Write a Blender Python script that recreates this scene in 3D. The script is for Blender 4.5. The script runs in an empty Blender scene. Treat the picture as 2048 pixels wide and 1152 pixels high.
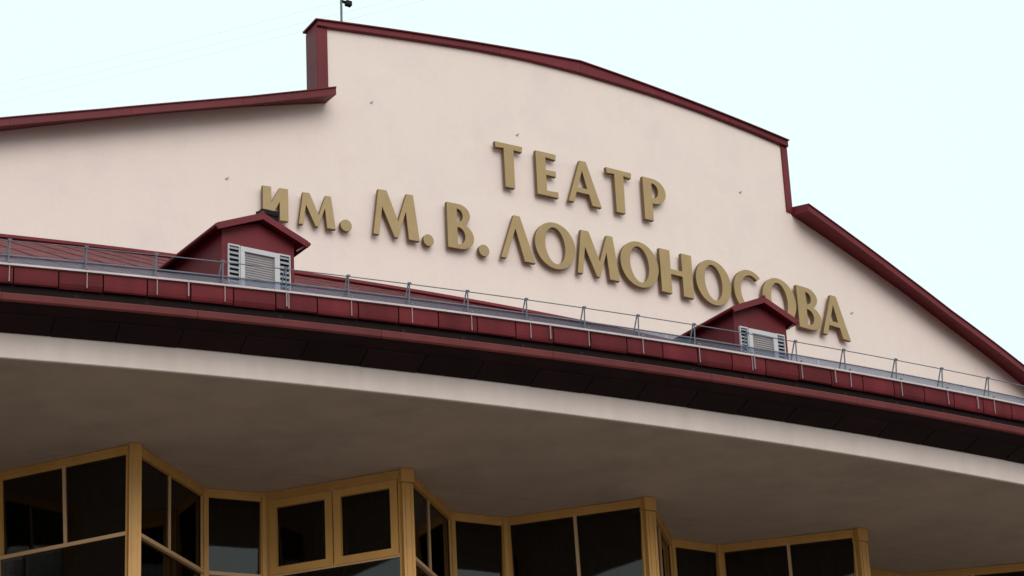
import bpy, bmesh, math, random
from mathutils import Vector, Matrix
random.seed(4)
D2R = math.radians
scene = bpy.context.scene
COL = scene.collection
EYE = 1.6                      # eye height; local heights are measured from the eye

# ---------------------------------------------------------------- camera
ELEV, ROLL, FPX = 0.3932, -0.0497, 5361.4
cam = bpy.data.cameras.new("camera")
cam.sensor_width = 36.0
cam.lens = FPX / 2048 * 36.0
cam.clip_start = 0.1
cam.clip_end = 3000
cam_o = bpy.data.objects.new("camera", cam)
COL.objects.link(cam_o)
cam_o.matrix_world = (Matrix.Translation((0, 0, EYE)) @ Matrix.Rotation(math.pi / 2 + ELEV, 4, 'X')
                      @ Matrix.Rotation(ROLL, 4, 'Z'))
scene.camera = cam_o

# ---------------------------------------------------------------- world and sun (overcast)
SUN_EL, SUN_AZ = D2R(31), D2R(156)      # azimuth clockwise from +Y: behind the viewer
world = bpy.data.worlds.new("World")
scene.world = world
world.use_nodes = True
wn, wl = world.node_tree.nodes, world.node_tree.links
wn.clear()
w_out = wn.new("ShaderNodeOutputWorld")
w_bg = wn.new("ShaderNodeBackground")
w_sky = wn.new("ShaderNodeTexSky")
w_sky.sky_type = 'NISHITA'
w_sky.sun_disc = False
w_sky.sun_elevation = SUN_EL
w_sky.sun_rotation = SUN_AZ
w_sky.air_density = 1.0
w_sky.dust_density = 4.0
w_mix = wn.new("ShaderNodeMix")
w_mix.data_type = 'RGBA'
w_mix.inputs[0].default_value = 0.93     # cloud cover
CLOUD = (8.0, 9.5, 9.5, 1)
w_noise = wn.new("ShaderNodeTexNoise")
w_noise.inputs['Scale'].default_value = 1.6
w_noise.inputs['Detail'].default_value = 4
w_ramp = wn.new("ShaderNodeMapRange")
w_ramp.inputs[3].default_value = 0.97
w_ramp.inputs[4].default_value = 1.03
w_mul = wn.new("ShaderNodeVectorMath")
w_mul.operation = 'SCALE'
w_mul.inputs[0].default_value = CLOUD[:3]
wl.new(w_noise.outputs['Fac'], w_ramp.inputs[0])
wl.new(w_ramp.outputs[0], w_mul.inputs['Scale'])
wl.new(w_sky.outputs[0], w_mix.inputs[6])
wl.new(w_mul.outputs[0], w_mix.inputs[7])
wl.new(w_mix.outputs[2], w_bg.inputs[0])
w_bg.inputs[1].default_value = 0.105
wl.new(w_bg.outputs[0], w_out.inputs[0])

sun = bpy.data.lights.new("sun", 'SUN')
sun.energy = 1.5
sun.angle = D2R(45)
sun.color = (1.0, 0.93, 0.88)
sun_o = bpy.data.objects.new("sun", sun)
COL.objects.link(sun_o)
sd = Vector((math.sin(SUN_AZ) * math.cos(SUN_EL), math.cos(SUN_AZ) * math.cos(SUN_EL), math.sin(SUN_EL)))
sun_o.rotation_euler = sd.to_track_quat('Z', 'Y').to_euler()
sun_o.location = (0, 0, 60)

scene.view_settings.view_transform = 'Standard'
scene.view_settings.look = 'None'
scene.view_settings.exposure = 0.12
scene.view_settings.gamma = 1.0
scene.view_settings.use_curve_mapping = False

# ---------------------------------------------------------------- materials
def material(name, color, rough=0.6, var=0.08, scale=3.0, bump=0.0, bscale=40.0, metal=0.0, spec=0.5,
             rnd=0.0, streak=0.0, stretch=(1, 1, 1), stain=None, stain_at=(0.58, 0.72)):
    m = bpy.data.materials.new(name)
    m.use_nodes = True
    n, l = m.node_tree.nodes, m.node_tree.links
    b = n['Principled BSDF']
    b.inputs['Roughness'].default_value = rough
    b.inputs['Metallic'].default_value = metal
    b.inputs['Specular IOR Level'].default_value = spec
    tc = n.new('ShaderNodeTexCoord')
    mp = n.new('ShaderNodeMapping')
    mp.inputs['Scale'].default_value = stretch
    l.new(tc.outputs['Object'], mp.inputs[0])
    no = n.new('ShaderNodeTexNoise')
    no.inputs['Scale'].default_value = scale
    no.inputs['Detail'].default_value = 6
    no.inputs['Roughness'].default_value = 0.6
    l.new(mp.outputs[0], no.inputs['Vector'])
    mr = n.new('ShaderNodeMapRange')
    mr.inputs[1].default_value = 0.25
    mr.inputs[2].default_value = 0.75
    mr.inputs[3].default_value = 1 - var
    mr.inputs[4].default_value = 1 + var
    l.new(no.outputs['Fac'], mr.inputs[0])
    fac = mr.outputs[0]
    if streak:
        mp2 = n.new('ShaderNodeMapping')
        mp2.inputs['Scale'].default_value = (1, 1, 0.06)
        l.new(tc.outputs['Object'], mp2.inputs[0])
        n2 = n.new('ShaderNodeTexNoise')
        n2.inputs['Scale'].default_value = 5.0
        n2.inputs['Detail'].default_value = 8
        l.new(mp2.outputs[0], n2.inputs['Vector'])
        r2 = n.new('ShaderNodeMapRange')
        r2.inputs[1].default_value = 0.3
        r2.inputs[2].default_value = 0.7
        r2.inputs[3].default_value = 1 - streak
        r2.inputs[4].default_value = 1 + streak * 0.6
        l.new(n2.outputs['Fac'], r2.inputs[0])
        mm = n.new('ShaderNodeMath')
        mm.operation = 'MULTIPLY'
        l.new(fac, mm.inputs[0])
        l.new(r2.outputs[0], mm.inputs[1])
        fac = mm.outputs[0]
    if rnd:
        oi = n.new('ShaderNodeObjectInfo')
        r3 = n.new('ShaderNodeMapRange')
        r3.inputs[3].default_value = 1 - rnd
        r3.inputs[4].default_value = 1 + rnd
        l.new(oi.outputs['Random'], r3.inputs[0])
        mm = n.new('ShaderNodeMath')
        mm.operation = 'MULTIPLY'
        l.new(fac, mm.inputs[0])
        l.new(r3.outputs[0], mm.inputs[1])
        fac = mm.outputs[0]
    vm = n.new('ShaderNodeVectorMath')
    vm.operation = 'SCALE'
    vm.inputs[0].default_value = color
    l.new(fac, vm.inputs['Scale'])
    out = vm.outputs[0]
    if stain:
        n4 = n.new('ShaderNodeTexNoise')
        n4.inputs['Scale'].default_value = 0.9
        n4.inputs['Detail'].default_value = 9
        n4.inputs['Roughness'].default_value = 0.7
        l.new(tc.outputs['Object'], n4.inputs['Vector'])
        r4 = n.new('ShaderNodeMapRange')
        r4.inputs[1].default_value, r4.inputs[2].default_value = stain_at
        l.new(n4.outputs['Fac'], r4.inputs[0])
        mx = n.new('ShaderNodeMix')
        mx.data_type = 'RGBA'
        l.new(r4.outputs[0], mx.inputs[0])
        l.new(out, mx.inputs[6])
        mx.inputs[7].default_value = (*stain, 1)
        out = mx.outputs[2]
    l.new(out, b.inputs['Base Color'])
    if bump:
        nb = n.new('ShaderNodeTexNoise')
        nb.inputs['Scale'].default_value = bscale
        nb.inputs['Detail'].default_value = 4
        l.new(tc.outputs['Object'], nb.inputs['Vector'])
        bp = n.new('ShaderNodeBump')
        bp.inputs['Strength'].default_value = bump
        bp.inputs['Distance'].default_value = 0.01
        l.new(nb.outputs['Fac'], bp.inputs['Height'])
        l.new(bp.outputs[0], b.inputs['Normal'])
    return m

M = {}
M['plaster'] = material('plaster', (0.735, 0.612, 0.562), 0.9, 0.03, 0.9, 0.35, 22, spec=0.2, streak=0.012,
                         stain=(0.67, 0.55, 0.525), stain_at=(0.45, 0.75))
M['red'] = material('red_painted_metal', (0.128, 0.014, 0.020), 0.55, 0.20, 0.8, 0.15, 6, spec=0.22, rnd=0.10, streak=0.08)
M['panel'] = material('dull_red_panel', (0.112, 0.014, 0.018), 0.65, 0.22, 1.6, 0.2, 6, spec=0.12, rnd=0.14, streak=0.15)
M['red_roof'] = material('red_roof_sheet', (0.115, 0.013, 0.019), 0.55, 0.15, 1.2, 0.25, 4, spec=0.15, rnd=0.10)
M['gutter'] = material('brown_red_gutter', (0.115, 0.022, 0.021), 0.6, 0.18, 2.0, 0.15, 8, spec=0.18, rnd=0.08, streak=0.1,
                       stain=(0.06, 0.03, 0.025), stain_at=(0.62, 0.9))
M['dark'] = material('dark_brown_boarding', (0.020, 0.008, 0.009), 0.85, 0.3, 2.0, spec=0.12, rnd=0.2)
M['shadow_gap'] = material('dark_backing', (0.012, 0.006, 0.006), 0.8, spec=0.1)
M['beam'] = material('edge_beam_paint', (0.665, 0.545, 0.505), 0.9, 0.07, 1.0, 0.2, 20, spec=0.2, streak=0.05)
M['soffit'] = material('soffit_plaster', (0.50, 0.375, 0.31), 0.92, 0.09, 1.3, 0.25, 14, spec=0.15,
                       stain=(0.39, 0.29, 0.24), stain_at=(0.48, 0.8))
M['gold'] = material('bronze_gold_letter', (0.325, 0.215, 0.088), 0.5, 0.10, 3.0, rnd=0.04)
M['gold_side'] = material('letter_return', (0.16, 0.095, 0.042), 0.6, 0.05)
M['steel'] = material('galvanised_steel', (0.12, 0.13, 0.16), 0.5, 0.2, 6.0, metal=0.2)
M['steel_light'] = material('pale_galvanised_steel', (0.25, 0.17, 0.175), 0.5, 0.25, 6.0)
M['lip'] = material('pale_metal_lip', (0.60, 0.49, 0.49), 0.55, 0.15, 2.0)
M['ochre'] = material('ochre_frame_paint', (0.60, 0.30, 0.080), 0.5, 0.10, 2.0, rnd=0.06, streak=0.08)
M['ochre_light'] = material('tan_mullion', (0.60, 0.36, 0.19), 0.5, 0.08, 2.0)
M['white'] = material('white_frame', (0.47, 0.455, 0.47), 0.5, 0.06, 4.0)
M['slat'] = material('grey_slat', (0.27, 0.275, 0.30), 0.55, 0.1, 4.0)
M['black'] = material('black_housing', (0.008, 0.009, 0.009), 0.6, spec=0.15)
M['blind'] = material('grey_blind', (0.25, 0.225, 0.23), 0.5, 0.15, 9.0, stretch=(0.3, 0.3, 5))
M['curtain'] = material('dark_curtain', (0.16, 0.115, 0.08), 0.9, 0.35, 1.2)
M['wire'] = material('pale_wire', (0.45, 0.43, 0.42), 0.6)
M['stone'] = material('plinth_stone', (0.32, 0.28, 0.25), 0.8, 0.12, 3.0)
M['dull_steel'] = material('weathered_steel', (0.12, 0.125, 0.135), 0.6, 0.2)

def glass_mat(name, tint, see, rough=0.03, base=(0.006, 0.006, 0.008)):
    m = bpy.data.materials.new(name)
    m.use_nodes = True
    n, l = m.node_tree.nodes, m.node_tree.links
    b = n['Principled BSDF']
    b.inputs['Base Color'].default_value = (*base, 1)
    b.inputs['Roughness'].default_value = rough
    tr = n.new('ShaderNodeBsdfTransparent')
    tr.inputs[0].default_value = (*tint, 1)
    mx = n.new('ShaderNodeMixShader')
    mx.inputs[0].default_value = see
    l.new(b.outputs[0], mx.inputs[1])
    l.new(tr.outputs[0], mx.inputs[2])
    l.new(mx.outputs[0], n['Material Output'].inputs[0])
    tc = n.new('ShaderNodeTexCoord')
    nb = n.new('ShaderNodeTexNoise')
    nb.inputs['Scale'].default_value = 1.2
    l.new(tc.outputs['Object'], nb.inputs['Vector'])
    bp = n.new('ShaderNodeBump')
    bp.inputs['Strength'].default_value = 0.12
    bp.inputs['Distance'].default_value = 0.01
    l.new(nb.outputs['Fac'], bp.inputs['Height'])
    l.new(bp.outputs[0], b.inputs['Normal'])
    return m
def window_glass():
    m = bpy.data.materials.new('dark_glass')
    m.use_nodes = True
    n, l = m.node_tree.nodes, m.node_tree.links
    n.remove(n['Principled BSDF'])
    tr = n.new('ShaderNodeBsdfTransparent'); tr.inputs[0].default_value = (0.45, 0.44, 0.42, 1)
    gl = n.new('ShaderNodeBsdfGlossy'); gl.inputs['Roughness'].default_value = 0.03
    fr = n.new('ShaderNodeFresnel'); fr.inputs[0].default_value = 1.52
    tc = n.new('ShaderNodeTexCoord')
    nb = n.new('ShaderNodeTexNoise'); nb.inputs['Scale'].default_value = 0.8
    l.new(tc.outputs['Object'], nb.inputs['Vector'])
    bp = n.new('ShaderNodeBump'); bp.inputs['Strength'].default_value = 0.10; bp.inputs['Distance'].default_value = 0.02
    l.new(nb.outputs['Fac'], bp.inputs['Height'])
    l.new(bp.outputs[0], gl.inputs['Normal'])
    mx = n.new('ShaderNodeMixShader')
    l.new(fr.outputs[0], mx.inputs[0]); l.new(tr.outputs[0], mx.inputs[1]); l.new(gl.outputs[0], mx.inputs[2])
    l.new(mx.outputs[0], n['Material Output'].inputs[0])
    return m
M['glass'] = window_glass()
M['screen'] = glass_mat('grey_translucent_sheet', (0.84, 0.88, 0.97), 0.66, 0.35, (0.11, 0.13, 0.17))

def ground_mat():
    m = material('paving', (0.16, 0.145, 0.13), 0.85, 0.15, 0.7)
    n, l = m.node_tree.nodes, m.node_tree.links
    b = n['Principled BSDF']
    tc = n.new('ShaderNodeTexCoord')
    br = n.new('ShaderNodeTexBrick')
    br.inputs['Scale'].default_value = 1.6
    br.inputs['Color1'].default_value = (0.18, 0.16, 0.14, 1)
    br.inputs['Color2'].default_value = (0.14, 0.125, 0.115, 1)
    br.inputs['Mortar'].default_value = (0.07, 0.06, 0.055, 1)
    br.inputs['Mortar Size'].default_value = 0.012
    l.new(tc.outputs['Object'], br.inputs['Vector'])
    l.new(br.outputs['Color'], b.inputs['Base Color'])
    return m
M['ground'] = ground_mat()

# ---------------------------------------------------------------- geometry helpers
CX, CY = -27.9194, 89.2964        # centre of the curved front, found from the photograph's perspective
AXIS = 34.3                        # direction of the building's symmetry axis, degrees
RW = 52.03
def cyl(th, R, z):
    t = D2R(th)
    return (CX + R * math.sin(t), CY - R * math.cos(t), z + EYE)
ax_o = Vector((math.sin(D2R(AXIS)), -math.cos(D2R(AXIS)), 0))    # outward along the axis
ax_t = Vector((math.cos(D2R(AXIS)), math.sin(D2R(AXIS)), 0))     # along the front
def axp(u, d, z):
    return tuple(Vector((CX, CY, z + EYE)) + ax_t * u + ax_o * d)

class MB:
    def __init__(s): s.v, s.f, s.m = [], [], []
    def quad(s, a, b, c, d):
        i = len(s.v); s.v += [a, b, c, d]; s.f.append((i, i+1, i+2, i+3))
    def hexa(s, p):            # 8 points, bottom 4 then top 4
        i = len(s.v); s.v += list(p)
        for q in ((3,2,1,0),(4,5,6,7),(0,1,5,4),(1,2,6,5),(2,3,7,6),(3,0,4,7)):
            s.f.append(tuple(i + k for k in q))
    def box(s, x0, x1, y0, y1, z0, z1, fn=lambda x, y, z: (x, y, z)):
        s.hexa([fn(x0,y0,z0), fn(x1,y0,z0), fn(x1,y1,z0), fn(x0,y1,z0), fn(x0,y0,z1), fn(x1,y0,z1), fn(x1,y1,z1), fn(x0,y1,z1)])
    def tube(s, a, b, r, n=6):
        a, b = Vector(a), Vector(b)
        d = (b - a).normalized()
        u = d.orthogonal().normalized(); w = d.cross(u)
        i = len(s.v)
        for p in (a, b):
            for k in range(n):
                t = 2 * math.pi * k / n
                s.v.append(tuple(p + (u * math.cos(t) + w * math.sin(t)) * r))
        for k in range(n):
            s.f.append((i+k, i+(k+1) % n, i+n+(k+1) % n, i+n+k))
        s.f.append(tuple(i+k for k in reversed(range(n))))
        s.f.append(tuple(i+n+k for k in range(n)))
    def loft(s, prof, ths, close=True):   # prof: callable theta -> [(R,z)...] or a list, swept round the curve
        fn = prof if callable(prof) else (lambda th: prof)
        i = len(s.v); n = len(fn(ths[0]))
        for th in ths:
            for R, z in fn(th): s.v.append(cyl(th, R, z))
        for a in range(len(ths) - 1):
            for k in range(n if close else n - 1):
                k2 = (k + 1) % n
                s.f.append((i+a*n+k, i+a*n+k2, i+(a+1)*n+k2, i+(a+1)*n+k))
        if close:
            s.f.append(tuple(i + k for k in range(n)))
            s.f.append(tuple(i + (len(ths)-1)*n + k for k in reversed(range(n))))
    def build(s, name, mat, parent=None, smooth=False, mesh_origin=None, bevel=0):
        me = bpy.data.meshes.new(name)
        org = Vector(mesh_origin) if mesh_origin is not None else Vector((0, 0, 0))
        me.from_pydata([tuple(Vector(p) - org) for p in s.v], [], s.f)
        bm = bmesh.new(); bm.from_mesh(me)
        bmesh.ops.recalc_face_normals(bm, faces=bm.faces)
        bm.to_mesh(me); bm.free()
        me.materials.append(mat)
        if smooth:
            for p in me.polygons: p.use_smooth = True
        o = bpy.data.objects.new(name, me)
        COL.objects.link(o)
        if parent is not None:
            o.parent = parent
            o.matrix_parent_inverse = Matrix.Identity(4)
            o.location = org - root_loc(parent)
        else:
            o.location = org
        if bevel:
            md = o.modifiers.new('bevel', 'BEVEL'); md.width = bevel; md.segments = 2; md.limit_method = 'ANGLE'
        return o

def root_loc(p):
    v = Vector(p.location)
    while p.parent is not None:
        p = p.parent; v += Vector(p.location)
    return v

def empty(name, loc):
    o = bpy.data.objects.new(name, None)
    o.empty_display_size = 0.3
    COL.objects.link(o)
    o.location = loc
    return o
def tag(o, label=None, cat=None, group=None, kind=None):
    if label: o['label'] = label
    if cat: o['category'] = cat
    if group: o['group'] = group
    if kind: o['kind'] = kind
    return o
def lin(a, b, n): return [a + (b - a) * k / n for k in range(n + 1)]
def interp(tab, x):
    if x <= tab[0][0]: (x0, y0), (x1, y1) = tab[0], tab[1]
    elif x >= tab[-1][0]: (x0, y0), (x1, y1) = tab[-2], tab[-1]
    else:
        for (x0, y0), (x1, y1) in zip(tab, tab[1:]):
            if x0 <= x <= x1: break
    return y0 + (y1 - y0) * (x - x0) / (x1 - x0)

# ---------------------------------------------------------------- ground
g = MB(); g.quad((-900, -900, 0), (900, -900, 0), (900, 900, 0), (-900, 900, 0))
tag(g.build('ground', M['ground']), kind='structure')

# ---------------------------------------------------------------- the theatre
T0, T1 = AXIS - 24.0, AXIS + 24.0
bld = empty('theatre_building', cyl(AXIS, RW, -EYE))
tag(bld, 'cream theatre with stepped gable, dark red curved canopy roof and zigzag ochre glazing', 'theatre')

# gable wall: outline of the wall top as (angle, height)
LOW = [(10.3, 16.9), (14.0, 18.3), (18.0, 19.38), (20.0, 19.92), (21.82, 20.366), (22.76, 20.595), (24.7, 21.06), (26.74, 21.52), (28.38, 21.86)]
LOWR = [(40.26, 21.875), (42.1, 21.39), (43.76, 20.97), (45.53, 20.50), (46.8, 20.20), (48.43, 19.80), (50.6, 19.25), (54.6, 18.15), (58.3, 16.9)]
TOP = [(28.38, 23.40), (30.07, 23.50), (31.85, 23.61), (33.06, 23.655), (34.38, 23.66), (36.33, 23.62), (37.74, 23.56), (39.2, 23.47), (40.26, 23.39)]
RIDGE = [(28.15, 23.49), (34.40, 23.885), (40.52, 23.495)]
EL, ER = 28.38, 40.26
def walltop(th):
    if th < EL: return interp(LOW, th)
    if th > ER: return interp(LOWR, th)
    return interp(TOP, th)
m = MB()
for seg in (lin(T0 + 2, EL, 40), lin(EL, ER, 40), lin(ER, T1 - 2, 40)):
    mid = 0.5 * (seg[0] + seg[-1])
    tab = LOW if mid < EL else LOWR if mid > ER else TOP
    m.loft(lambda th: [(RW, 15.0), (RW, max(15.2, interp(tab, th))), (RW - 0.45, max(15.2, interp(tab, th))), (RW - 0.45, 15.0)], seg)
gw = m.build('gable_wall', M['plaster'], bld)
# corner trims and red cladding on the sides of the raised part
for th, sgn in ((EL, -1), (ER, 1)):
    m = MB()
    w = 0.12
    a, b = (th - 0.20, th + 0.03) if sgn < 0 else (th - w - .03, th + 0.03)
    m.loft([(RW - 0.0, 21.90), (RW + 0.035, 21.90), (RW + 0.035, 23.42), (RW, 23.42)], [a, b])
    m.build('corner_trim', M['red'], gw)
    m = MB()
    a, b = (th - 0.205, th - 0.001) if sgn < 0 else (th + 0.001, th + 0.035)
    for z0, z1 in ((21.88, 22.65), (22.655, 23.42)):
        m.loft([(RW - 0.46, z0), (RW + 0.03, z0), (RW + 0.03, z1), (RW - 0.46, z1)], [a, b])
    m.build('side_cladding', M['red'], gw)
# coping on the raised part: peaked top over an arched lower edge
def coping(a, b, n, name='coping'):
    m = MB()
    def pr(th):
        t = min(max(th, EL), ER)
        lo = interp(TOP, t) - 0.03
        hi = interp(RIDGE, th)
        return [(RW - 0.44, lo), (RW + 0.07, lo), (RW + 0.09, lo + 0.01), (RW + 0.09, hi - 0.025), (RW - 0.44, hi - 0.02)]
    m.loft(pr, lin(a, b, n))
    return m.build(name, M['red'], gw)
cuts = [28.17, 30.3, 32.4, 34.40, 36.5, 38.5, 40.285]
for a, b in zip(cuts, cuts[1:]): coping(a + 0.003, b - 0.003, 8)
for a, b in ((28.12, 34.397), (34.403, 40.29)):
    m = MB(); m.loft(lambda th: [(RW - 0.49, interp(RIDGE, th) - 0.018), (RW + 0.13, interp(RIDGE, th) - 0.022), (RW + 0.13, interp(RIDGE, th)), (RW - 0.49, interp(RIDGE, th) + 0.02)], lin(a, b, 12))
    m.build('cap_sheet', M['red'], gw)
m = MB(); m.tube(cyl(34.40, RW - 0.3, 23.90), cyl(34.40, RW + 0.10, 23.885), 0.018); m.build('ridge_cap', M['red'], gw)
# sloping eaves left and right of it
OUT_L = [(10.3, 16.94), (14.0, 18.33), (18.0, 19.41), (20.0, 19.95), (21.72, 20.377), (23.59, 20.78), (25.54, 21.23), (26.55, 21.47), (27.59, 21.745), (28.36, 21.96)]
OUT_R = [(40.26, 21.945), (41.565, 21.555), (43.161, 21.09), (44.868, 20.618), (47.648, 19.973), (50.6, 19.2), (54.6, 18.1), (58.3, 16.85)]
def eave(a, b, tab, dz=0.0):
    out = OUT_L if tab is LOW else OUT_R
    m = MB()
    def pr(th):
        z = interp(tab, th)
        t = interp(out, th)
        return [(RW + 0.003, z - 0.01), (RW + 0.46, t - 0.155), (RW + 0.475, t - 0.155), (RW + 0.475, t - 0.02), (RW + 0.50, t - 0.02), (RW + 0.50, t),
                (RW - 0.60, t + 0.22), (RW - 0.60, t + 0.1), (RW + 0.003, z + 0.03)]
    m.loft(pr, lin(a, b, 14))
    return m.build('eave', M['red'], gw)
ec = [T0 + 2, 14.6, 17.0, 19.4, 21.9, 24.2, 26.4, EL - 0.02]
for a, b in zip(ec, ec[1:]): eave(a + 0.002, b - 0.002, LOW)
ec = [ER + 0.02, 42.6, 44.9, 47.2, 49.5, 51.8, 54.1, T1 - 2]
for a, b in zip(ec, ec[1:]): eave(a + 0.002, b - 0.002, LOWR)
# hall roof behind the gable
m = MB()
ths = lin(T0 + 2, T1 - 2, 40)
def back(th, d, dz): 
    p = Vector(cyl(th, RW - 0.4, 0)); p -= ax_o * d; p.z = dz + EYE
    return tuple(p)
lowz = lambda th: interp([(x, y) for x, y in LOW] + [(34.3, 22.2)] + LOWR, th)
for a, b in zip(ths, ths[1:]):
    m.quad(back(a, 0, lowz(a) + 0.1), back(b, 0, lowz(b) + 0.1), back(b, 24, lowz(b) + 0.1), back(a, 24, lowz(a) + 0.1))
m.build('hall_roof', M['red_roof'], bld)
m = MB()
for th in (T0 + 2, T1 - 2):
    m.quad(back(th, 0, -EYE), back(th, 24, -EYE), back(th, 24, lowz(th) + 0.1), back(th, 0, lowz(th) + 0.1))
m.quad(back(T0 + 2, 24, -EYE), back(T1 - 2, 24, -EYE), back(T1 - 2, 24, 16), back(T0 + 2, 24, 16))
for th in (T0, T1):
    m.loft([(51, -EYE), (57.2, -EYE), (57.2, 12.2), (51, 12.2)], [th - 0.2, th + 0.2])
m.build('side_wall', M['plaster'], bld)

# fixings left in the plaster
for th, z in ((29.358, 22.027), (32.751, 21.992), (26.24, 20.019), (38.718, 22.011), (41.925, 20.053)):
    m = MB()
    m.tube(cyl(th, RW - 0.01, z), cyl(th + 0.02, RW + 0.035, z + 0.012), 0.008)
    m.tube(cyl(th + 0.02, RW + 0.035, z + 0.012), cyl(th + 0.035, RW + 0.035, z + 0.035), 0.008)
    m.tube(cyl(th, RW, z), cyl(th, RW + 0.006, z), 0.020, 8)
    m.build('wall_hook', M['slat'], gw)

# ---- canopy roof: one sheet per seam
roofz = lambda R: 13.3 + (62.5 - R) * 0.483
roof = MB()
roof.loft([(62.42, roofz(62.42) - 0.06), (62.42, roofz(62.42) - 0.03), (RW - 0.1, roofz(RW - 0.1) - 0.03), (RW - 0.1, roofz(RW - 0.1) - 0.09)], lin(T0, T1, 48))
roof = roof.build('canopy_roof', M['shadow_gap'], bld)
PITCH = 0.5155
seams = []
t = 20.321 - 0.5155 * 19
while t < T1:
    if t > T0: seams.append(t)
    t += PITCH
seams = [T0] + seams + [T1]
rs = random.Random(3)
for i, (a, b) in enumerate(zip(seams, seams[1:])):
    m = MB()
    Rs = [62.55, 61.0, 59.3, 57.5, 55.6, 53.8, RW + 0.01]
    for R0, R1 in zip(Rs, Rs[1:]):      # overlapping courses
        m.loft([(R0 + 0.03, roofz(R0 + 0.03) + 0.006), (R0 + 0.03, roofz(R0 + 0.03) + 0.013), (R1, roofz(R1) + 0.008), (R1, roofz(R1) - 0.002)], [a + 0.004, b - 0.004])
    m.loft([(62.52, roofz(62.52) + 0.02), (62.52, roofz(62.52) + 0.028), (RW + 0.01, roofz(RW) + 0.016), (RW + 0.01, roofz(RW) + 0.01)], [b - 0.012, b + 0.012])
    m.build('roof_sheet', M['red_roof'], roof)
# flashing against the wall
m = MB(); m.loft([(RW + 0.002, roofz(RW) + 0.0), (RW + 0.05, roofz(RW) + 0.03), (RW + 0.012, roofz(RW) + 0.10), (RW + 0.002, roofz(RW) + 0.10)], lin(T0 + 2, T1 - 2, 70))
m.build('flashing', M['red'], roof)
# upright edge: backing, panels, pale lip, dark recess, gutter
m = MB(); m.loft([(62.40, 12.66), (62.54, 12.66), (62.54, 13.28), (62.40, 13.28)], lin(T0, T1, 96))
m.build('edge_backing', M['shadow_gap'], bld)
for a, b in zip(seams, seams[1:]):
    m = MB()
    j = rs.uniform(-0.006, 0.006)
    m.loft([(62.555 + j, 13.088 + j), (62.585 + j, 13.080 + j), (62.600 + j, 13.10), (62.609, 13.14), (62.610, 13.20), (62.602, 13.315), (62.575, 13.315)], lin(a + 0.008, b - 0.008, 2))
    m.build('edge_panel', M['panel'], bld)
cutl = lin(T0, T1, 22)
for a, b in zip(cutl, cutl[1:]):
    m = MB(); m.loft([(62.47, 13.318), (62.635, 13.316), (62.640, 13.340), (62.47, 13.345)], lin(a + 0.002, b - 0.0013, 5))
    m.build('edge_lip', M['lip'], bld)
cutl = [T0 + 0.9 + 2.24 * k for k in range(22)]
cutl = [T0] + [c for c in cutl if T0 < c < T1] + [T1]
for a, b in zip(cutl, cutl[1:]):
    m = MB()
    m.loft([(62.815, 12.742), (62.840, 12.739), (62.857, 12.76), (62.862, 12.836), (62.845, 12.852), (62.825, 12.840), (62.815, 12.77)], lin(a + 0.0025, b - 0.0025, 6))
    m.build('gutter_section', M['gutter'], bld)
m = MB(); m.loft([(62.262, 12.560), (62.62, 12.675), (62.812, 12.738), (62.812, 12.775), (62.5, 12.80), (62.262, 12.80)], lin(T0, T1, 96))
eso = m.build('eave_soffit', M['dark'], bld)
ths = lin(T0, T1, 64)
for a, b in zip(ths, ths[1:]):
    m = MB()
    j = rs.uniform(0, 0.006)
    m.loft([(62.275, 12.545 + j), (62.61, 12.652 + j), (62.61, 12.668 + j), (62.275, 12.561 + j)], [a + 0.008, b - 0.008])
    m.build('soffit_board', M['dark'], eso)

# canopy slab: pale edge beam and soffit
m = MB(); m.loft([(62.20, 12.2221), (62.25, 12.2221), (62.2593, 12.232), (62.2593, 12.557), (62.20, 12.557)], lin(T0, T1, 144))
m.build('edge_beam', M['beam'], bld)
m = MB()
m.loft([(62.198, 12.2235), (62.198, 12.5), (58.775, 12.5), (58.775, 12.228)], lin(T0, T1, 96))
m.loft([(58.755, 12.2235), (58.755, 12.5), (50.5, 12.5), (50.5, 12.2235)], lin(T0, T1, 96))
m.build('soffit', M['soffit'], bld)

# ---- zigzag glazing
ZT, ZB, ZTR = 12.2221, 7.2, 10.975
pts = []
for k in range(-3, 10):
    tp = 22.44 + 3.8 * k
    pts += [(tp, 59.44, 'ridge', k), (tp + 1.385, 57.85, 'valley', k), (tp + 2.29, 57.85, 'valley', k)]
pts = [p for p in pts if T0 + 0.2 < p[0] < T1 - 0.2]
P3 = [Vector(cyl(p[0], p[1], 0)) for p in pts]
def wbox(fn, name, mat, parent, boxes):
    m = MB()
    for b in boxes: m.box(*b, fn=fn)
    return m.build(name, mat, parent)
LEAN0 = math.tan(D2R(3.7))          # the panes lean outwards at the top
def pane(fn, parent, a, b, z0, z1, lean):
    zc = (z0 + z1) / 2
    m = MB()
    g = lambda x, y, z: fn(x, y + (z - zc) * lean - 0.01, z)
    m.box(a, b, -0.003, 0.003, z0, z1, fn=g)
    return m.build('pane', M['glass'], parent)
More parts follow.
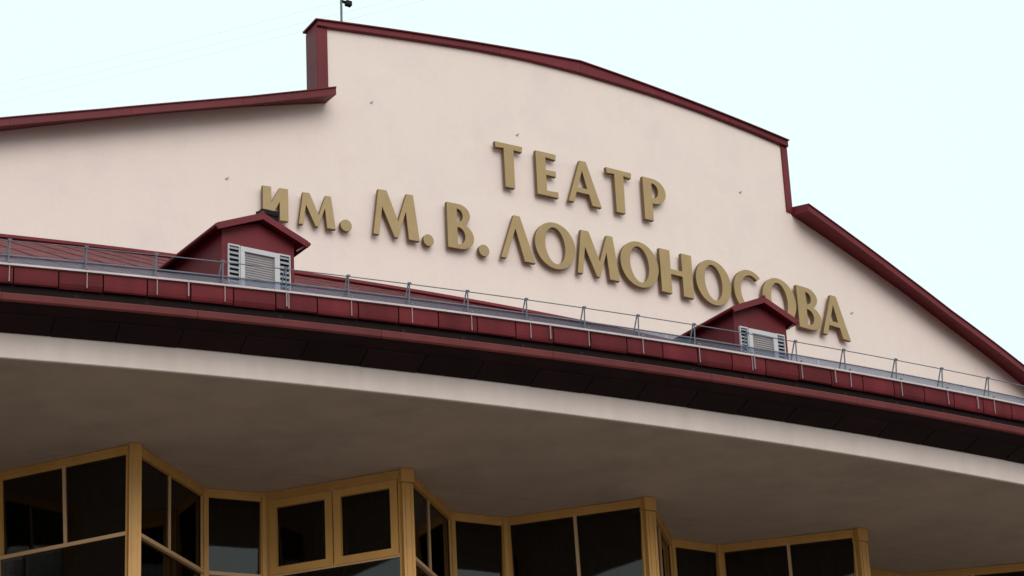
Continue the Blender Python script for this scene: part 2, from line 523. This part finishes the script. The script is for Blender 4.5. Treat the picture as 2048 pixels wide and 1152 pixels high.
for i in range(len(pts) - 1):
    A, B = P3[i], P3[i + 1]
    u = (B - A); L = u.length; u.normalize()
    n = Vector((u.y, -u.x, 0))       # outward
    def fn(x, y, z, A=A, u=u, n=n):
        q = A + u * x + n * y
        return (q.x, q.y, z + EYE)
    is_long = pts[i][2] == 'valley' and pts[i + 1][2] == 'ridge'
    is_small = pts[i][2] == 'valley' and pts[i + 1][2] == 'valley'
    LEAN = LEAN0 if (is_long or is_small) else 0.0
    sash = is_long and pts[i][3] == 0
    e = 0.10 if is_long else 0.07
    tr = 0.055
    boxes = [(0, L, -0.05, 0.046, ZT - 0.13, ZT - 0.002), (0, L, -0.045, 0.058, ZT - 0.05, ZT - 0.004),
             (0.0, e, -0.07, 0.048, ZB, ZT - 0.13), (L - e, L, -0.07, 0.048, ZB, ZT - 0.13), (0, L, -0.05, 0.04, ZB - 0.12, ZB)]
    fr = wbox(fn, 'window', M['ochre'], bld, boxes)
    wbox(fn, 'transom', M['ochre_light'], fr, [(e, L - e, -0.07, 0.052, ZTR - 0.028, ZTR + 0.025)])
    mid = [] if is_small else [L * 0.5]
    for x in mid:
        zc = (ZTR + ZT) / 2 - 0.05
        gm = lambda x_, y_, z_, fn=fn, zc=zc, LEAN=LEAN: fn(x_, y_ + (z_ - zc) * LEAN, z_)
        wbox(gm, 'mullion', M['ochre_light'], fr, [(x - 0.024, x + 0.024, -0.05, 0.014, ZTR + 0.0, ZT - 0.10)])
    xs = [e] + mid + [L - e]
    for a, b in zip(xs, xs[1:]):
        pane(fn, fr, a + 0.001, b - 0.001, ZTR + 0.02, ZT - 0.125, LEAN)
        if sash:
            f0, f1, g0, g1, w = a + 0.01, b - 0.01, ZTR + 0.0, ZT - 0.14, 0.11
            wbox(fn, 'sash_frame', M['ochre'], fr, [(f0, f1, 0.002, 0.068, g1 - w, g1), (f0, f1, 0.002, 0.068, g0, g0 + w),
                 (f0, f0 + w, 0.002, 0.066, g0 + w, g1 - w), (f1 - w, f1, 0.002, 0.066, g0 + w, g1 - w)])
    for z0, z1 in ((9.52, ZTR - 0.028), (8.3, 9.48), (ZB, 8.26)):
        pane(fn, fr, e + 0.001, L - e - 0.001, z0, z1, LEAN)
    for z in (9.5, 8.28):
        wbox(fn, 'transom', M['ochre_light'], fr, [(e, L - e, -0.04, 0.03, z - 0.03, z + 0.025)])
    # curtain behind, and the wall below the glazing
    m = MB()
    N = max(8, int(L / 0.06))
    c0 = 0.36 if pts[i][2] == 'ridge' else -0.12
    c1 = L - 0.36 if pts[i + 1][2] == 'ridge' else L + 0.12
    for k in range(N):
        x0, x1 = c0 + (c1 - c0) * k / N, c0 + (c1 - c0) * (k + 1) / N
        y0, y1 = (-0.36 if k % 2 else -0.30), (-0.30 if k % 2 else -0.36)
        m.quad(fn(x0, y0, ZB), fn(x1, y1, ZB), fn(x1, y1, ZT - 0.01), fn(x0, y0, ZT - 0.01))
    c = m.build('curtain', M['curtain'], fr)
    wbox(fn, 'wall_panel', M['stone'], bld, [(0, L, -0.2, 0.02, -EYE, ZB - 0.12)])
for (th, R, kind, k), P in zip(pts, P3):
    m = MB()
    d = Vector((math.sin(D2R(th)), -math.cos(D2R(th)), 0)); s = Vector((math.cos(D2R(th)), math.sin(D2R(th)), 0))
    def fn(x, y, z, P=P, d=d, s=s):
        q = P + s * x + d * y
        return (q.x, q.y, z + EYE)
    if kind == 'ridge':
        w = 0.085
        if k >= 1:
            m.box(-w - .012, w + .012, -0.12, 0.088, ZT - 0.20, ZT - 0.001, fn=fn)
            m.box(-w, w, -0.11, 0.075, ZB - 0.1, ZT - 0.225, fn=fn)
            m.box(-w + .02, w - .02, -0.10, 0.045, ZT - 0.24, ZT - 0.18, fn=fn)
        else:
            m.box(-w, w, -0.11, 0.078, ZB - 0.1, ZT - 0.001, fn=fn)
        m.box(-0.045, -0.038, 0.065, 0.084, ZB, ZT - 0.24, fn=fn)
        m.box(0.038, 0.045, 0.065, 0.084, ZB, ZT - 0.24, fn=fn)
    else:
        w = 0.055
        m.box(-w, w, -0.06, 0.072, ZB - 0.1, ZT - 0.001, fn=fn)
    m.build('corner_post', M['ochre'], bld)
# floor and back of the room behind the glass
m = MB(); m.loft([(51.2, 7.0), (56.9, 7.0), (56.9, 7.08), (51.2, 7.08)], lin(T0 + 0.3, T1 - 0.3, 60)); m.build('foyer_floor', M['stone'], bld)
m = MB(); m.loft([(51.2, -EYE), (51.4, -EYE), (51.4, 12.2), (51.2, 12.2)], lin(T0 + 0.3, T1 - 0.3, 60)); m.build('foyer_wall', M['curtain'], bld)

# ---- dormers
def dormer(u0, d, half, z_ap, z_ev, ov, sh, fr_w, gl, ztop, zbot):
    m = MB()
    zb = 13.4
    zw = z_ev + 0.10 + (z_ap - z_ev) * (1 - half / ov) - 0.13
    za = z_ap - 0.10
    depth = 3.4
    pr = [(-half, zb), (half, zb), (half, zw), (0, za), (-half, zw)]
    i = 0
    m.v = [axp(u0 + x, d, z) for x, z in pr] + [axp(u0 + x, d - depth, z) for x, z in pr]
    m.f = [(0, 1, 2, 3, 4), (9, 8, 7, 6, 5)] + [(k, k + 5, (k + 1) % 5 + 5, (k + 1) % 5) for k in range(5)]
    dm = m.build('dormer', M['red'], bld)
    # two roof slopes with a turned-down front edge
    for sgn in (-1, 1):
        m = MB()
        t = 0.045
        o1, o2 = d + 0.13, d - depth
        p = [(0, z_ap), (sgn * ov, z_ev + 0.03), (sgn * ov, z_ev - t + 0.03), (0, z_ap - t)]
        m.v = [axp(u0 + x, o1, z) for x, z in p] + [axp(u0 + x, o2, z) for x, z in p]
        m.f = [(0, 1, 2, 3), (7, 6, 5, 4), (0, 4, 5, 1), (1, 5, 6, 2), (2, 6, 7, 3), (3, 7, 4, 0)]
        m.build('dormer_roof', M['red'], dm)
        m = MB()
        p = [(0, z_ap - 0.0), (sgn * (ov + .004), z_ev + 0.03), (sgn * (ov + .004), z_ev - 0.07), (0, z_ap - 0.10)]
        m.v = [axp(u0 + x, o1 + 0.002, z + .004) for x, z in p] + [axp(u0 + x, o1 + 0.024, z + .004) for x, z in p]
        m.f = [(0, 1, 2, 3), (7, 6, 5, 4), (0, 4, 5, 1), (1, 5, 6, 2), (2, 6, 7, 3), (3, 7, 4, 0)]
        m.build('barge_board', M['red'], dm)
        m = MB()
        m.tube(axp(u0 + sgn * (ov + 0.015), o1 + 0.03, z_ev - 0.01), axp(u0 + sgn * (ov + 0.015), o1 - 2.2, z_ev - 0.01), 0.03, 8)
        m.build('dormer_gutter', M['red'], dm)
    m = MB(); m.tube(axp(u0, d + 0.16, z_ap + 0.005), axp(u0, d - depth, z_ap + 0.005), 0.022, 8); m.build('ridge_cap', M['red'], dm)
    m = MB(); m.tube(axp(u0 + ov - .02, d + .11, z_ev - .03), axp(u0 + half + .02, d + 0.035, z_ev - 0.10), 0.012, 6)
    m.build('bracket', M['steel_light'], dm)
    fn = lambda x, y, z: axp(u0 + x, d + y, z)
    # window and shutters
    W = wbox(fn, 'window_frame', M['white'], dm, [(-fr_w, fr_w, 0.002, 0.05, ztop - 0.07, ztop), (-fr_w, -gl, 0.002, 0.048, zbot, ztop - 0.07),
              (gl, fr_w, 0.002, 0.048, zbot, ztop - 0.07), (-fr_w, fr_w, 0.002, 0.05, zbot - 0.05, zbot)])
    wbox(fn, 'blind', M['blind'], dm, [(-gl, gl, 0.003, 0.012, zbot, ztop - 0.07)])
    m = MB()
    z = zbot + 0.03
    while z < ztop - 0.1:
        m.hexa([fn(-gl, 0.014, z), fn(gl, 0.014, z), fn(gl, 0.02, z), fn(-gl, 0.02, z), fn(-gl, 0.013, z + 0.012), fn(gl, 0.013, z + 0.012), fn(gl, 0.014, z + 0.012), fn(-gl, 0.014, z + 0.012)])
        z += 0.035
    m.build('blind_ridges', M['blind'], dm)
    for s0, s1 in ((-sh, -fr_w - 0.004), (fr_w + 0.004, sh)):
        wbox(fn, 'shutter_frame', M['white'] , dm, [(s0, s0 + 0.014, 0.002, 0.04, zbot, ztop + 0.01), (s1 - 0.014, s1, 0.002, 0.04, zbot, ztop + 0.01),
             (s0 + 0.014, s1 - 0.014, 0.002, 0.04, ztop - 0.012, ztop + 0.01), (s0 + 0.014, s1 - 0.014, 0.002, 0.04, zbot, zbot + 0.02)])
        wbox(fn, 'shutter_back', M['black'], dm, [(s0 + 0.014, s1 - 0.014, 0.001, 0.006, zbot + 0.02, ztop - 0.012)])
        N = 8
        hgt = (ztop - zbot - 0.032) / N
        for k in range(N):
            z0 = zbot + 0.02 + hgt * k
            m = MB()
            a, b = s0 + 0.015, s1 - 0.015
            m.hexa([fn(a, 0.030, z0 + hgt * .30), fn(b, 0.030, z0 + hgt * .30), fn(b, 0.034, z0 + hgt * .34), fn(a, 0.034, z0 + hgt * .34),
                    fn(a, 0.010, z0 + hgt * .85), fn(b, 0.010, z0 + hgt * .85), fn(b, 0.014, z0 + hgt * .9), fn(a, 0.014, z0 + hgt * .9)])
            m.build('slat', M['slat'], dm)
    return dm
dormer(-10.945, 59.4, 0.565, 15.39, 15.07, 0.705, 0.485, 0.30, 0.235, 14.87, 14.27)
dormer(-2.90, 60.4, 0.505, 15.265, 14.975, 0.605, 0.43, 0.27, 0.20, 14.745, 14.25)

# ---------------------------------------------------------------- letters
def ell(cx, cy, rx, ry, a0, a1, n, rot=0):
    out = []
    for k in range(n + 1):
        t = D2R(a0 + (a1 - a0) * k / n)
        x, y = rx * math.cos(t), ry * math.sin(t)
        r = D2R(rot)
        out.append((cx + x * math.cos(r) - y * math.sin(r), cy + x * math.sin(r) + y * math.cos(r)))
    return out
G = {
 'T': [[(0, 1), (1, 1), (.975, .865), (.675, .88), (.665, 0), (.325, 0), (.315, .88), (.025, .865)]],
 'E': [[(0, 1), (.97, 1), (.95, .865), (.46, .885), (.46, .60), (.93, .605), (.93, .475), (.46, .48), (.46, .12), (1, .135), (1, 0), (0, 0)]],
 'A': [[(.40, 1), (.59, 1), (1, 0), (.72, 0), (.635, .245), (.255, .245), (.17, 0), (0, 0)], [(.305, .365), (.585, .365), (.455, .77)]],
 'L': [[(.42, 1), (.60, 1), (1, 0), (.69, 0), (.455, .70), (.155, 0), (0, 0)]],
 'R': [[(0, 0), (0, 1), (.45, 1)] + ell(.45, .705, .55, .295, 90, -90, 16) + [(.38, .41), (.38, 0)],
       [(.38, .885)] + ell(.42, .71, .24, .175, 90, -90, 12) + [(.38, .535)]],
 'V': [[(0, 0), (0, 1), (.45, 1)] + ell(.45, .765, .43, .235, 90, -55, 14) + ell(.48, .285, .52, .285, 65, -90, 16),
       [(.38, .885)] + ell(.40, .74, .20, .145, 90, -90, 10) + [(.38, .595)],
       [(.38, .475)] + ell(.42, .29, .25, .185, 90, -90, 12) + [(.38, .105)]],
 'M': [[(0, 0), (.13, 1), (.31, 1), (.545, .36), (.74, 1), (.885, 1), (1, 0), (.765, 0), (.715, .60), (.53, 0), (.455, 0), (.205, .62), (.125, 0)]],
 'I': [[(0, 1), (.34, 1), (.34, .52), (.66, 1), (1, 1), (1, 0), (.66, 0), (.66, .56), (.29, 0), (0, 0)]],
 'N': [[(0, 0), (0, 1), (.32, 1), (.32, .575), (.68, .575), (.68, 1), (1, 1), (1, 0), (.68, 0), (.68, .45), (.32, .45), (.32, 0)]],
 'O': [ell(.5, .5, .5, .525, 0, 354, 40), ell(.5, .5, .245, .41, 0, 350, 30, 4)],
 'S': [ell(.62, .5, .62, .525, 48, 312, 30) + ell(.66, .5, .40, .40, 308, 52, 24, 0)],
 '.': [ell(.5, .5, .5, .5, 0, 345, 24)],
}
RL = RW + 0.05
def letter(gname, th0, th1, z0, z1, label, group=None):
    thc = 0.5 * (th0 + th1)
    w = D2R(th1 - th0) * 52.15
    h = z1 - z0
    cu = bpy.data.curves.new('letter', 'CURVE')
    cu.dimensions = '2D'
    cu.fill_mode = 'BOTH'
    for loop in G[gname]:
        sp = cu.splines.new('POLY')
        sp.points.add(len(loop) - 1)
        for p, (x, y) in zip(sp.points, loop): p.co = ((x - .5) * w, y * h, 0, 1)
        sp.use_cyclic_u = True
    cu.extrude = 0.036
    cu.bevel_depth = 0.006
    cu.bevel_resolution = 1
    cu.offset = -0.006
    tmp = bpy.data.objects.new('tmp', cu)
    COL.objects.link(tmp)
    dg = bpy.context.evaluated_depsgraph_get()
    me = bpy.data.meshes.new_from_object(tmp.evaluated_get(dg))
    me.name = 'letter'
    COL.objects.unlink(tmp); bpy.data.objects.remove(tmp); bpy.data.curves.remove(cu)
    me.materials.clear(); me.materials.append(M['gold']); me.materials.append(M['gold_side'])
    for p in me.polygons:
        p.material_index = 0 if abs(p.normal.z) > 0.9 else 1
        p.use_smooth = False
    o = bpy.data.objects.new('letter', me)
    COL.objects.link(o)
    jit = random.uniform(-0.004, 0.004)
    o.matrix_world = Matrix.Translation(cyl(thc, RL + 0.048 + jit, z0)) @ Matrix.Rotation(D2R(thc), 4, 'Z') @ Matrix.Rotation(math.pi / 2, 4, 'X')
    tag(o, label, 'letter', group)
    # stand-off pins
    for fx in (0.5,):
        m = MB()
        m.tube((0, h * 0.5, -0.05), (0, h * 0.5, -0.10), 0.012)
    return o
z1a, z1b = 20.795, 21.695
Gr1 = 'raised letters of the upper line of the sign'
Gr2 = 'raised letters of the lower line of the sign'
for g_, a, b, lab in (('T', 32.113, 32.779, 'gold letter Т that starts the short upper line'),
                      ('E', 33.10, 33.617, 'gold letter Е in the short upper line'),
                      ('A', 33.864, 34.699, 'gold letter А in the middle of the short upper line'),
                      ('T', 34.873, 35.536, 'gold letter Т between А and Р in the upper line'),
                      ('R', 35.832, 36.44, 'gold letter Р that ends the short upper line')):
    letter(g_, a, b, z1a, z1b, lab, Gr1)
z2a, z2b = 19.345, 20.245
low2 = (('I', 26.93, 27.46, 19.31, 19.94, 'small gold letter и partly hidden by the left dormer'),
        ('M', 27.667, 28.45, 19.30, 19.93, 'small gold letter м right of the first small letter'),
        ('.', 28.55, 28.797, 19.30, 19.53, 'gold full stop after the two small letters'),
        ('M', 29.258, 30.278, z2a, z2b, 'large gold initial М above the railing, between two full stops'),
        ('.', 30.361, 30.598, 19.29, 19.525, 'gold full stop between the initials М and В'),
        ('V', 30.917, 31.52, z2a, z2b, 'gold initial В between two full stops'),
        ('.', 31.623, 31.869, 19.29, 19.525, 'gold full stop just before the long surname'),
        ('L', 32.14, 32.958, z2a, z2b, 'gold letter Л without crossbar, first of the long word'),
        ('O', 32.969, 33.959, z2a, z2b, 'round gold letter О beside the Л, leftmost О of the long word'),
        ('M', 33.986, 35.049, z2a, z2b, 'gold letter М between two round letters in the middle of the long word'),
        ('O', 35.092, 36.088, z2a, z2b, 'round gold letter О standing just left of the crossbarred Н in the long word'),
        ('N', 36.141, 37.007, z2a, z2b, 'gold letter Н with crossbar in the long word'),
        ('O', 37.098, 38.082, z2a, z2b, 'round gold letter О standing just right of the crossbarred Н, before the С'),
        ('S', 38.165, 38.93, z2a, z2b, 'gold letter С whose foot the right dormer hides'),
        ('O', 38.998, 40.00, z2a, z2b, 'gold letter О behind the peak of the right dormer'),
        ('V', 40.052, 40.765, z2a, z2b, 'gold letter В just right of the right dormer, before the last А'),
        ('A', 40.77, 41.658, z2a, z2b, 'gold letter А that ends the long lower line'))
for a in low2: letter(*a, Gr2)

# ---------------------------------------------------------------- railing and snow guard on the roof edge
rail = empty('roof_railing', cyl(AXIS, 62.55, 13.3))
tag(rail, 'thin grey steel safety railing along the edge of the curved red roof', 'railing')
m = MB()
ths = lin(T0 + 0.3, T1 - 0.3, 120)
for a, b in zip(ths, ths[1:]): m.tube(cyl(a, 62.55, 13.68), cyl(b, 62.55, 13.68), 0.007, 6)
m.build('top_rail', M['steel'], rail)
posts = [20.27, 21.16, 21.98, 22.79, 23.57, 24.354, 25.13, 25.91, 26.705, 27.51, 28.28, 29.106, 29.90, 30.673, 31.455, 32.30, 33.094, 33.918]
while posts[0] > T0 + 1: posts.insert(0, posts[0] - 0.80)
while posts[-1] < T1 - 1: posts.append(posts[-1] + 0.80)
for th in posts:
    m = MB()
    j = rs.uniform(-0.012, 0.012)
    m.tube(cyl(th + j, 62.55, 13.705), cyl(th, 62.52, 13.36), 0.010)
    m.tube(cyl(th - 0.05 + j, 62.42, 13.31), cyl(th - 0.01 + j, 62.53, 13.69), 0.010)
    m.tube(cyl(th - 0.022 + j, 62.55, 13.695), cyl(th + 0.022 + j, 62.55, 13.695), 0.013)
    p = m.build('post', M['steel'], rail)
    m = MB()
    m.box(-0.006, 0.006, 0, 0.012, 13.10, 13.375, fn=lambda x, y, z: cyl(th + x * 0.9, 62.615 + y, z))
    m.box(-0.010, 0.010, -0.12, 0.012, 13.352, 13.365, fn=lambda x, y, z: cyl(th + x * 0.9, 62.64 + y, z))
    m.build('foot_strap', M['steel_light'], p)
guard = empty('snow_guard', cyl(AXIS, 62.48, 13.3))
tag(guard, 'low snow guard of translucent grey sheet between two dark pipes on the roof edge', 'snow guard')
for zz, rr, nm in ((13.505, 0.011, 'upper_pipe'), (13.385, 0.010, 'lower_pipe')):
    m = MB()
    for a, b in zip(ths, ths[1:]): m.tube(cyl(a, 62.49, zz), cyl(b, 62.49, zz), rr, 6)
    m.build(nm, M['steel'], guard)
pc = [T0 + 0.3] + [p - 0.39 for p in posts[2::3]] + [T1 - 0.3]
for a, b in zip(pc, pc[1:]):
    m = MB(); m.loft([(62.468, 13.35), (62.472, 13.35), (62.472, 13.50), (62.468, 13.50)], lin(a + 0.004, b - 0.004, 6))
    m.build('guard_sheet', M['screen'], guard)
for th, z in ((22.35, 13.253), (23.54, 13.15), (26.97, 13.25), (29.93, 13.25), (33.61, 13.25), (31.2, 13.2)):
    m = MB(); m.box(-0.007, 0.007, 0.0, 0.02, 13.12, 13.33, fn=lambda x, y, z_: cyl(th + x, 62.62 + y, z_))
    m.build('strap', M['steel_light'], guard)
# gutter brackets
for th in posts[::1]:
    m = MB(); m.box(-0.03, 0.03, 0, 0.26, 12.853, 12.870, fn=lambda x, y, z_: cyl(th - 0.12 + x, 62.57 + y, z_))
    m.box(-0.03, 0.03, 0.0, 0.03, 12.90, 12.99, fn=lambda x, y, z_: cyl(th - 0.12 + x, 62.60 + y, z_))
    m.build('gutter_bracket', M['dark'], bld)

# ---------------------------------------------------------------- floodlight behind the left dormer's peak
fl = empty('floodlight', axp(-10.57, 59.0, 15.25))
tag(fl, 'black box floodlight standing behind the peak of the left dormer', 'floodlight')
fn = lambda x, y, z: axp(-10.57 + x, 59.0 + y + (z - 15.6) * 0.2, z)
wbox(fn, 'housing', M['black'], fl, [(-0.14, 0.14, -0.07, 0.07, 15.47, 15.695), (-0.15, 0.15, -0.09, -0.07, 15.46, 15.705),
     (-0.13, 0.13, 0.07, 0.085, 15.50, 15.52), (-0.13, 0.13, 0.07, 0.085, 15.56, 15.58), (-0.13, 0.13, 0.07, 0.085, 15.62, 15.64)])
wbox(fn, 'bracket', M['dull_steel'], fl, [(-0.165, -0.153, -0.02, 0.02, 15.33, 15.60), (0.153, 0.165, -0.02, 0.02, 15.15, 15.60), (-0.153, 0.153, -0.02, 0.02, 15.33, 15.342)])
wbox(fn, 'lens', M['glass'], fl, [(-0.13, 0.13, -0.096, -0.091, 15.48, 15.685)])

# mast on the raised gable, with its stay wires
mast = empty('roof_mast', cyl(28.775, RW - 0.05, 23.55))
tag(mast, 'thin dark mast with a small bracket standing on the left end of the raised gable', 'mast')
m = MB(); m.tube(cyl(28.775, RW - 0.05, 23.5), cyl(28.79, RW - 0.05, 25.1), 0.022, 8); m.build('pole', M['dull_steel'], mast)
m = MB(); m.box(0.0, 0.20, -0.03, 0.03, 24.04, 24.07, fn=lambda x, y, z_: cyl(28.78 + x, RW - 0.05 + y, z_ - 0.1 * x)); m.build('arm', M['black'], mast)
m = MB(); m.box(0.10, 0.22, -0.05, 0.05, 24.005, 24.09, fn=lambda x, y, z_: cyl(28.78 + x, RW - 0.05 + y, z_ - 0.1 * x)); m.build('clamp', M['black'], mast)

# overhead wires crossing the sky behind the left roof
for a, b, lab in (((-14.85, 66.71, 34.93), (-3.84, 51.08, 28.24), 'uppermost faint overhead wire crossing the sky left of the mast'),
                  ((-14.87, 66.86, 34.75), (-3.85, 51.19, 28.02), 'middle faint overhead wire crossing the sky left of the mast'),
                  ((-14.88, 66.92, 34.48), (-3.85, 51.23, 27.84), 'lowest faint overhead wire crossing the sky left of the mast')):
    a, b = Vector(a) + Vector((0, 0, EYE)), Vector(b) + Vector((0, 0, EYE))
    a, b = a + (a - b) * 1.6, b + (b - a) * 0.5
    m = MB()
    q = [a.lerp(b, k / 14) - Vector((0, 0, 0.5)) * (4 * (k / 14) * (1 - k / 14)) for k in range(15)]
    for p0, p1 in zip(q, q[1:]): m.tube(p0, p1, 0.0013, 5)
    tag(m.build('overhead_wire', M['wire']), lab, 'wire', 'faint overhead wires in the left sky')
